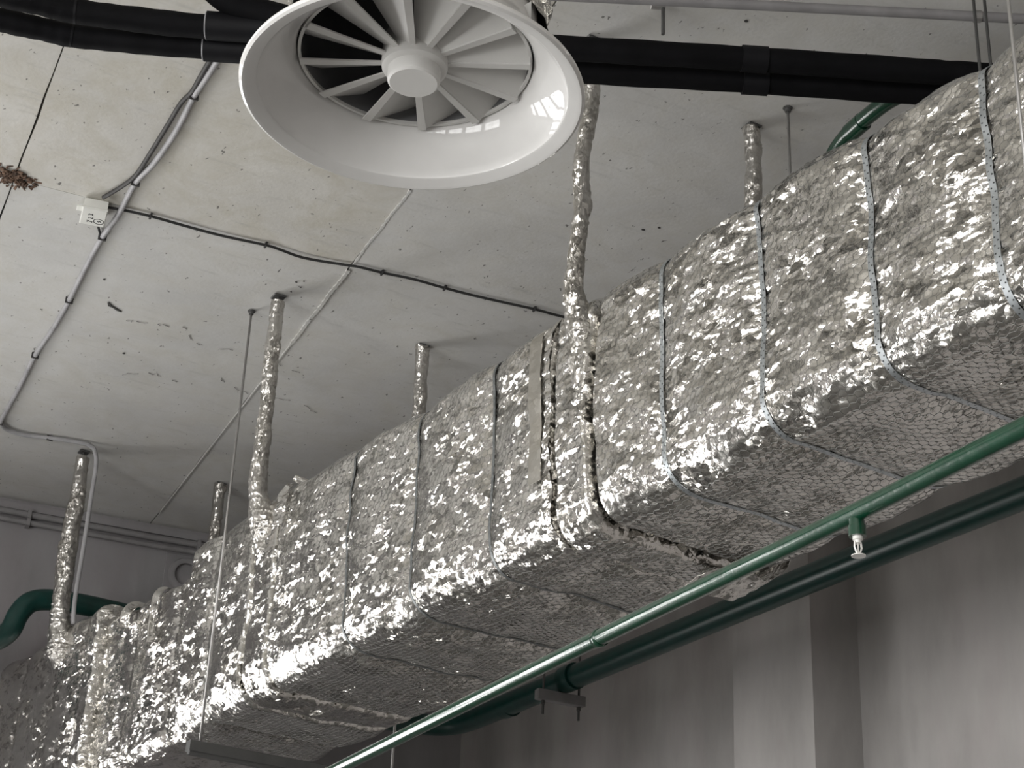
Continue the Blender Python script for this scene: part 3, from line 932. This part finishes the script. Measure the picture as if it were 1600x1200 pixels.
# foil-clad neck above the diffuser
nk = MB(); S_ = 72; vs, fs = [], []
zz = np.arange(0.17, 1.985, 0.011)
A_, Z_ = np.meshgrid(2 * np.pi * np.arange(S_) / S_, zz)
base_r = 0.256 + 0.006 * np.sin(Z_ * 90)
Pn = np.stack([np.cos(A_) * base_r, np.sin(A_) * base_r, Z_], -1)
base_r = base_r + 0.010 * vnoise(Pn, (14, 14, 14), 61) + 0.005 * (1 - 2 * np.abs(vnoise(Pn, (34, 34, 40), 62)))
Vn = np.stack([np.cos(A_) * base_r, np.sin(A_) * base_r, Z_], -1)
idx = np.arange(Vn.shape[0] * S_).reshape(-1, S_)
a = idx[:-1]; b = idx[1:]
Fn = np.stack([a, np.roll(a, -1, 1), np.roll(b, -1, 1), b], -1).reshape(-1, 4)
neck = link('flexible_duct', np_mesh('flexible_duct', Vn.reshape(-1, 3), Fn, mat=M_FOIL))
neck.location = (DX, DY, DZ)
tag(neck, 'crumpled foil flexible duct directly above the white diffuser', 'duct')

# ------------------------------------------------------------------ black insulated pipes
def pipe_pair(pts, z, r, name, label, sleeves, seams, group):
    P = spline([(x, y, z) for x, y in pts], 8)
    m = MB()
    m.tube(P, [r * (1 + 0.025 * math.sin(i * 1.7) + 0.02 * math.sin(i * 0.53)) for i in range(len(P))], 24)
    root = m.build(name, M_RUBBER, None, True)
    tag(root, label, 'pipe', group)
    return root
BN = [(0.508, 4.995), (0.632, 4.965), (0.76, 4.939), (0.876, 4.918), (1.047, 4.859), (1.305, 4.753), (1.832, 4.489), (2.429, 4.190), (2.932, 3.937), (3.474, 3.677), (3.733, 3.549), (4.6, 3.12)]
BF = [(0.534, 5.066), (0.659, 5.046), (0.782, 5.022), (0.894, 4.999), (1.063, 4.928), (1.32, 4.811), (1.851, 4.546), (2.46, 4.252), (2.967, 3.998), (3.511, 3.735), (3.772, 3.606), (4.6, 3.19)]
ext = lambda L: [(L[0][0] - 1.6, L[0][1] + 0.10), (L[0][0] - 0.7, L[0][1] + 0.09)] + L
pn = pipe_pair(ext(BN), 5.215, 0.043, 'black_pipe', 'nearer of two black foam-insulated pipes crossing behind the diffuser', None, None, 'black insulated pipes')
pf = pipe_pair([(x + 0.018, y + 0.035) for x, y in ext(BF)], 5.20, 0.041, 'black_pipe', 'farther of two black foam-insulated pipes crossing behind the diffuser', None, None, 'black insulated pipes')
def along(L, x):
    for (a, b), (c, d) in zip(L[:-1], L[1:]):
        if a <= x <= c: return b + (d - b) * (x - a) / (c - a)
    return L[-1][1]
def sleeve(parent, L, x0, x1, z, r, mat, name, dx=0, dy=0, edge=False):
    pts = [(x0 + (x1 - x0) * i / 6 + dx, along(L, x0 + (x1 - x0) * i / 6) + dy, z) for i in range(7)]
    m = MB(); m.tube(pts, r, 24)
    o = m.build(name, mat, parent, True, 40)
    if edge:
        d = (Vector(pts[0]) - Vector(pts[1])).normalized()
        e = MB(); e.tube([Vector(pts[0]) + d * 0.004, Vector(pts[0]) - d * 0.001], [r * 0.93, r * 1.01], 24)
        e.build('sleeve_edge', M_SEAM, o, True)
    return o
sleeve(pn, BN, 1.29, 1.75, 5.220, 0.050, M_RUBBERTAPE, 'sleeve', 0, 0, True)
sleeve(pf, BF, 1.30, 1.76, 5.198, 0.047, M_RUBBERTAPE, 'sleeve', 0.018, 0.035, True)
sleeve(pn, BN, 2.93, 3.01, 5.216, 0.0465, M_RUBBERTAPE, 'joint_tape')
sleeve(pf, BF, 2.98, 3.06, 5.198, 0.0445, M_RUBBERTAPE, 'joint_tape', 0.018, 0.035)
sleeve(pn, BN, 0.876, 0.884, 5.215, 0.0445, M_RUBBERTAPE, 'joint_tape')
sleeve(pf, BF, 0.880, 0.888, 5.200, 0.0425, M_RUBBERTAPE, 'joint_tape', 0.018, 0.035)
# branch that leaves the nearer pipe upwards, foam elbow
br = spline([(1.60, 4.585, 5.235), (1.46, 4.645, 5.26), (1.34, 4.675, 5.285), (1.245, 4.665, 5.33), (1.20, 4.60, 5.37), (1.19, 4.45, 5.39), (1.20, 4.2, 5.40)], 8)
m = MB(); m.tube(br, 0.05, 24); m.build('branch_elbow', M_RUBBER, pn, True)

# ------------------------------------------------------------------ grey pipe under the ceiling
LP = [(1.2, 4.92, 5.5), (2.335, 4.329, 5.5), (2.726, 4.122, 5.5), (3.26, 3.843, 5.5), (3.847, 3.539, 5.5), (4.9, 2.99, 5.5)]
m = MB(); m.tube(LP, 0.0185, 14)
gp = m.build('ceiling_pipe', M_GREYPIPE, None, True)
tag(gp, 'slim grey pipe close under the ceiling beyond the black pipes', 'pipe')
c = MB(); c.lathe([(0.0215, -0.012), (0.0225, -0.012), (0.0225, 0.012), (0.0215, 0.012)], 14, Matrix.Translation((3.72, 3.605, 5.5)) @ Vector((0.887, -0.46, 0)).to_track_quat('Z', 'Y').to_matrix().to_4x4(), closed=True); c.build('pipe_clamp', M_STEEL, gp)
st = empty('clamp_stub', (2.806, 4.238, 0))
tag(st, 'short dark threaded stud with a small clamp below the ceiling', 'stud')
m = MB(); m.tube([(0.0, 0.0, CEIL_Z - 0.14), (0.0, 0.0, CEIL_Z - 0.002)], 0.007, 8); m.build('stud', M_DARKSTEEL, st)
m = MB(); m.box(-0.045, 0.008, -0.012, 0.012, CEIL_Z - 0.024, CEIL_Z - 0.003, Matrix.Rotation(R(-25), 4, 'Z'), 0.002); m.build('clamp', M_STEEL, st)

# ------------------------------------------------------------------ green sprinkler pipes
TH = [(2.235, 0.6, 2.98), (2.243, 1.994, 2.98), (2.265, 2.669, 2.98), (2.281, 3.543, 2.98), (2.304, 4.407, 2.98), (2.342, 5.557, 2.98), (2.364, 6.398, 2.98), (2.40, 7.8, 2.98)]
tp = empty('sprinkler_pipe', (2.281, 3.543, 2.98))
tag(tp, 'thin glossy green sprinkler pipe running under the duct', 'pipe')
loc = lambda L, o: [(x - o[0], y - o[1], z - o[2]) for x, y, z in L]
O3 = (2.281, 3.543, 2.98)
m = MB(); m.tube(loc(spline(TH, 6), O3), 0.0215, 24); m.build('pipe_run', M_GREEN, tp, True)
hx, hy = 2.265 - O3[0], 2.672 - O3[1]
m = MB(); m.tube([(hx, hy, 0.0), (hx, hy, -0.030), (hx, hy, -0.031), (hx, hy, -0.055)], [.0165, .0165, .019, .019], 18)
m.build('tee_outlet', M_GREEN, tp, True, 40)
hd = MB()
hd.lathe([(0, -0.052), (0.011, -0.052), (0.011, -0.062), (0.0075, -0.064), (0.0075, -0.07), (0, -0.07)], 14, Matrix.Translation((hx, hy, 0)))
for sg in (-1, 1):
    hd.tube([(hx + sg * 0.008, hy, -0.066), (hx + sg * 0.0095, hy, -0.080), (hx + sg * 0.003, hy, -0.094)], 0.0022, 6)
hd.tube([(hx, hy, -0.068), (hx, hy, -0.094)], 0.0018, 8)
hd.lathe([(0, -0.092), (0.005, -0.092), (0.0155, -0.097), (0.0155, -0.099), (0, -0.0985)], 20, Matrix.Translation((hx, hy, 0)))
o = hd.build('sprinkler_head', M_CHROME, tp, True, 40); o['label'] = 'white pendent sprinkler head'
m = MB(); m.lathe([(0.0222, -0.012), (0.0245, -0.012), (0.0245, 0.012), (0.0222, 0.012)], 20, Matrix.Translation((-0.002 + 2.29 - O3[0], 3.75 - O3[1], 0)) @ Vector((0.02, 1, 0)).to_track_quat('Z', 'Y').to_matrix().to_4x4(), closed=True)
m.build('weld_collar', M_GREEN, tp, True)

TK = [(4.78, 1.5, 4.2), (4.674, 4.193, 4.2), (4.66, 4.509, 4.2), (4.611, 5.62, 4.2), (4.576, 7.106, 4.2), (4.545, 8.45, 4.2), (4.532, 8.85, 4.2), (4.48, 9.03, 4.2), (4.34, 9.12, 4.2), (4.10, 9.14, 4.2), (3.72, 9.14, 4.21), (3.60, 9.15, 4.26), (3.57, 9.16, 4.38), (3.57, 9.2, 4.62)]
tk = empty('supply_pipe', (4.576, 7.106, 4.2)); O4 = (4.576, 7.106, 4.2)
tag(tk, 'thick dark green pipe along the plaster wall below the duct', 'pipe')
m = MB(); m.tube(loc(spline(TK, 8), O4), 0.064, 28); m.build('pipe_run', M_GREEND, tk, True)
for y0, y1, r in ((7.70, 7.80, .072), (8.40, 8.48, .070)):
    m = MB(); m.tube([(4.556 - O4[0], y0 - O4[1], 0), (4.552 - O4[0], y1 - O4[1], 0)], r, 28); m.build('coupling', M_GREEND, tk, True, 40)
bk = empty('pipe_bracket', (4.55, 7.83, 0))
tag(bk, 'steel strut bracket on two threaded rods under the thick green pipe', 'bracket')
m = MB(); m.box(-0.155, 0.135, -0.022, 0.022, 4.075, 4.132, None, 0.003); m.build('strut', M_GREYPIPE, bk)
for dx in (-0.115, 0.105):
    m = MB(); m.tube([(dx, 0, 4.0), (dx, 0, CEIL_Z - 0.002)], 0.007, 8); m.build('rod', M_DARKSTEEL, bk)
    m = MB(); m.lathe([(0, 4.055), (0.013, 4.055), (0.013, 4.073), (0, 4.073)], 6, Matrix.Translation((dx, 0, 0))); m.build('nut', M_DARKSTEEL, bk)

FP = [(1.2, 9.9, 4.40), (1.75, 9.9, 4.43), (1.892, 9.9, 4.444), (1.98, 9.9, 4.475), (2.045, 9.9, 4.545), (2.075, 9.9, 4.645), (2.13, 9.9, 4.728), (2.232, 9.9, 4.765), (2.403, 9.9, 4.775), (2.597, 9.9, 4.772), (2.836, 9.9, 4.76), (3.4, 9.9, 4.73), (5.15, 9.9, 4.65)]
m = MB(); m.tube(spline(FP, 6), 0.063, 24)
tag(m.build('swan_neck_pipe', M_GREEND, None, True), 'dark green pipe with an S-bend in front of the end wall', 'pipe')
# green pipe above the duct, near the ceiling
m = MB(); m.tube(spline([(3.70, 4.42, 4.5), (3.69, 4.42, 5.15), (3.68, 4.39, 5.30), (3.665, 4.28, 5.35), (3.645, 4.12, 5.35), (3.65, 3.98, 5.35), (3.70, 3.90, 5.35), (3.84, 3.87, 5.35), (5.15, 3.80, 5.35)], 6), 0.032, 18)
gm = m.build('upper_green_pipe', M_GREEN, None, True)
tag(gm, 'short visible length of green pipe above the duct under the black pipes', 'pipe')
m = MB(); m.tube([(3.660, 4.245, 5.35), (3.652, 4.16, 5.35)], 0.037, 18); m.build('coupling', M_GREEN, gm, True, 40)

# pipe sleeve on the far wall
u = (3.218 - 1.98) / math.cos(FAR_ROT)
x, y = far_pt(u, 0.0)
rs = empty('wall_sleeve', (x, y, 5.285)); rs.rotation_euler = (R(90), 0, FAR_ROT)
tag(rs, 'round grey pipe sleeve set in the end wall above the duct', 'sleeve')
m = MB(); m.lathe([(0.075, 0.0), (0.115, 0.0), (0.115, 0.03), (0.108, 0.045), (0.085, 0.05), (0.075, 0.045)], 40, closed=True); m.build('collar', M_FARWALL, rs, True, 40)
m = MB(); m.lathe([(0, 0.004), (0.076, 0.004), (0.076, 0.010), (0, 0.010)], 40); m.build('opening', M_CORE_SHADE, rs)
m = MB(); m.box(-0.14, 0.14, -0.14, 0.14, 0.0, 0.012, None, 0.003); m.build('back_plate', M_FARWALL, rs)

# ------------------------------------------------------------------ cables and junction box
CB = [(1.50, 4.9), (1.515, 5.15), (1.529, 5.383), (1.534, 5.576), (1.534, 5.703), (1.556, 5.984), (1.556, 6.27), (1.538, 6.461), (1.557, 6.766), (1.555, 7.002), (1.571, 7.31), (1.598, 7.672), (1.616, 8.025), (1.622, 8.412), (1.654, 8.859), (1.677, 9.28), (1.690, 9.40), (1.743, 9.475), (1.84, 9.495), (1.961, 9.461), (2.083, 9.43), (2.20, 9.415)]
cab = spline([(x, y, CEIL_Z - 0.017) for x, y in CB], 6) + spline([(2.245, 9.42, 5.570), (2.272, 9.44, 5.52), (2.282, 9.45, 5.44), (2.284, 9.46, 5.25), (2.286, 9.465, 4.95), (2.285, 9.47, 4.65), (2.30, 9.48, 4.52)], 6)
m = MB(); m.tube(cab, 0.013, 12)
pc = m.build('grey_cable', M_CABLE, None, True)
tag(pc, 'pale grey sheathed cable clipped along the ceiling to the farthest hanger', 'cable')
def clip(x, y, r, parent, mat, rz=0.0):
    c = MB(); c.box(-0.004, 0.004, -r - 0.006, r + 0.006, CEIL_Z - 2 * r - 0.008, CEIL_Z - 0.001, Matrix.Translation((x, y, 0)) @ Matrix.Rotation(rz, 4, 'Z'), 0.001)
    c.build('clip', mat, parent)
for x, y in ((1.534, 5.703), (1.538, 6.461), (1.555, 7.002), (1.600, 7.70), (1.622, 8.412), (1.682, 9.39), (1.99, 9.452)):
    clip(x, y, 0.013, pc, M_CABLEGREY, R(90))
DC = [(1.478, 4.95), (1.49, 5.18), (1.502, 5.376), (1.511, 5.566), (1.517, 5.68), (1.506, 5.78), (1.512, 5.976), (1.518, 6.198), (1.520, 6.40), (1.498, 6.520), (1.455, 6.66)]
m = MB(); m.tube(spline([(x, y, CEIL_Z - 0.016) for x, y in DC], 6), 0.010, 10)
dc = m.build('dark_cable', M_CABLEGREY, None, True)
tag(dc, 'dusty dark cable beside the pale one, ending in the junction box', 'cable')
m = MB(); m.tube(spline([(1.465, 6.80, CEIL_Z - 0.014), (1.50, 6.90, CEIL_Z - 0.012), (1.545, 7.0, CEIL_Z - 0.012)], 5), 0.006, 8)
m.build('box_lead', M_CABLEBLACK, dc, True)
BC = [(1.50, 6.735), (1.587, 6.718), (1.687, 6.705), (1.836, 6.701), (2.017, 6.692), (2.224, 6.661), (2.295, 6.663), (2.421, 6.673), (2.613, 6.627), (2.671, 6.61), (2.789, 6.599), (2.938, 6.575), (3.106, 6.57), (3.29, 6.556), (3.571, 6.519), (3.729, 6.51), (4.3, 6.46)]
m = MB(); m.tube(spline([(x, y, CEIL_Z - 0.013) for x, y in BC], 6), 0.0065, 8)
bc = m.build('black_cable', M_CABLEBLACK, None, True)
tag(bc, 'thin black cable following the cross joint from the junction box to the duct', 'cable')
for x, y in ((1.687, 6.705), (2.224, 6.661), (2.789, 6.599), (3.106, 6.57), (3.571, 6.519)):
    clip(x, y, 0.008, bc, M_CABLEBLACK)
JB = empty('junction_box', (1.452, 6.779, CEIL_Z)); JB.rotation_euler = (0, 0, R(-10))
tag(JB, 'small cream plastic junction box with printed marks on the ceiling', 'junction box')
m = MB(); m.box(-0.052, 0.052, -0.072, 0.072, -0.052, -0.002, None, 0.006); m.build('housing', M_BOX, JB)
m = MB(); m.box(-0.055, 0.055, -0.075, 0.075, -0.060, -0.046, None, 0.004); m.build('lid', M_BOX, JB)
m = MB(); m.lathe([(0.013, -0.08), (0.013, -0.064), (0.009, -0.064), (0.009, -0.08)], 14, Matrix.Translation((0.0, 0.0, -0.028)) @ Matrix.Rotation(R(90), 4, 'X')); m.build('cable_gland', M_CABLEBLACK, JB)
m = MB(); m.box(-0.078, -0.05, -0.02, 0.02, -0.028, -0.02, None, 0.002); m.build('lug', M_BOX, JB)
ink = MB()
ink.lathe([(0.0205, -0.0612), (0.0235, -0.0612), (0.0235, -0.0602), (0.0205, -0.0602)], 28, Matrix.Translation((0.026, 0.028, 0)), closed=True)
def stroke(a, b, w=0.0035):
    a, b = Vector((*a, -0.0608)), Vector((*b, -0.0608)); t = (b - a).normalized(); q = Vector((-t.y, t.x, 0)) * w / 2; d = Vector((0, 0, 0.0006))
    ink.add([a - q - d, a + q - d, b + q - d, b - q - d, a - q + d, a + q + d, b + q + d, b - q + d], [(0, 1, 2, 3), (7, 6, 5, 4), (0, 4, 5, 1), (1, 5, 6, 2), (2, 6, 7, 3), (3, 7, 4, 0)])
for a, b in (((.018, .022), (.026, .032)), ((.026, .032), (.030, .022)), ((.030, .022), (.036, .030)),
             ((-.022, -.030), (-.022, -.016)), ((-.022, -.030), (-.014, -.023)), ((-.014, -.023), (-.006, -.030)), ((-.006, -.030), (-.006, -.016)),
             ((-.020, .004), (-.010, .004)), ((-.020, .004), (-.020, .012)), ((-.010, .010), (-.002, .012)), ((-.002, .012), (-.004, .002)),
             ((-.026, .034), (-.016, .034)), ((-.016, .034), (-.024, .046)), ((-.012, .040), (-.006, .040)), ((-.002, .034), (-.002, .046))):
    stroke(a, b)
ink.build('printed_marks', M_INK, JB)

# ------------------------------------------------------------------ brown clump in the joint crossing
nest = MB()
rnd = random.Random(5)
for i in range(170):
    a = rnd.random() * 6.283
    d = min(abs(rnd.gauss(0, 0.05)), 0.085)
    cx_, cy_ = 1.065 + math.cos(a) * d * 1.35, 6.735 + math.sin(a) * d * 0.95
    L = rnd.uniform(0.010, 0.034); w_ = rnd.uniform(0.005, 0.016); hh = rnd.uniform(0.006, 0.035) * max(0.25, 1 - d / 0.12)
    M_ = Matrix.Translation((cx_, cy_, CEIL_Z - hh * 0.4)) @ Matrix.Rotation(rnd.random() * 6.28, 4, 'Z') @ Matrix.Rotation(rnd.uniform(-.6, .6), 4, 'X') @ Matrix.Rotation(rnd.uniform(-.6, .6), 4, 'Y')
    nest.box(-L / 2, L / 2, -w_ / 2, w_ / 2, -hh / 2, hh / 2, M_, min(w_, hh) * 0.3)
o = nest.build('foam_clump', M_NEST)
tag(o, 'crumbly rust-brown clump stuck in the ceiling joint crossing', 'clump', kind='stuff')

# ------------------------------------------------------------------ scrapes and cracks in the ceiling paint
flat_strip([(1.776, 7.637), (1.795, 7.668), (1.815, 7.675), (1.842, 7.692), (1.866, 7.700)], [.006, .018, .010, .014, .006], CEIL_Z - 0.005, 0.004).build('paint_scrape', M_MARK, ceiling)
def crack(pts, w, seed, mat=M_CRACK):
    r_ = random.Random(seed)
    P = spline([(x, y, 0) for x, y in pts], 10)
    Q = [(p.x + r_.uniform(-.010, .010), p.y + r_.uniform(-.014, .014)) for p in P]
    m = MB(); k = 0
    while k < len(Q) - 3:
        ln = r_.randint(2, 5)
        seg = Q[k:k + ln + 1]
        if len(seg) > 1:
            f_ = flat_strip(seg, [max(0.001, w * r_.uniform(0.3, 1.5)) for _ in seg], CEIL_Z - 0.0045, 0.004)
            m.add(f_.v, f_.f)
        k += ln + r_.randint(1, 4)
    m.build('paint_crack', mat, ceiling)
crack([(1.92, 7.78), (2.06, 7.74), (2.20, 7.70), (2.30, 7.83), (2.50, 7.80)], 0.0028, 3)
crack([(2.62, 7.55), (2.66, 7.75), (2.78, 7.82), (2.95, 7.86)], 0.002, 4)
crack([(2.55, 8.15), (2.75, 8.25), (3.0, 8.2), (3.2, 8.3)], 0.002, 6)
crack([(2.10, 8.4), (2.25, 8.3), (2.42, 8.35)], 0.0025, 8)
for i, (x, y, r_) in enumerate(((2.503, 7.032, .007), (2.487, 6.928, .010), (2.525, 6.964, .008), (2.515, 6.90, .007), (2.86, 4.48, .008), (2.90, 4.52, .009), (2.84, 4.55, .008), (3.12, 4.16, .012), (3.615, 5.615, .016), (3.665, 5.562, .012), (1.69, 7.42, .010), (2.02, 8.15, .012))):
    r_ *= 0.62
    m = MB(); m.lathe([(0, CEIL_Z - 0.0052), (r_, CEIL_Z - 0.0048), (r_ * 0.9, CEIL_Z - 0.001)], 9, Matrix.Translation((x, y, 0)) @ Matrix.Diagonal((1.0, 0.6 + 0.1 * (i % 4), 1, 1)))
    m.build('paint_chip', M_MARK, ceiling)
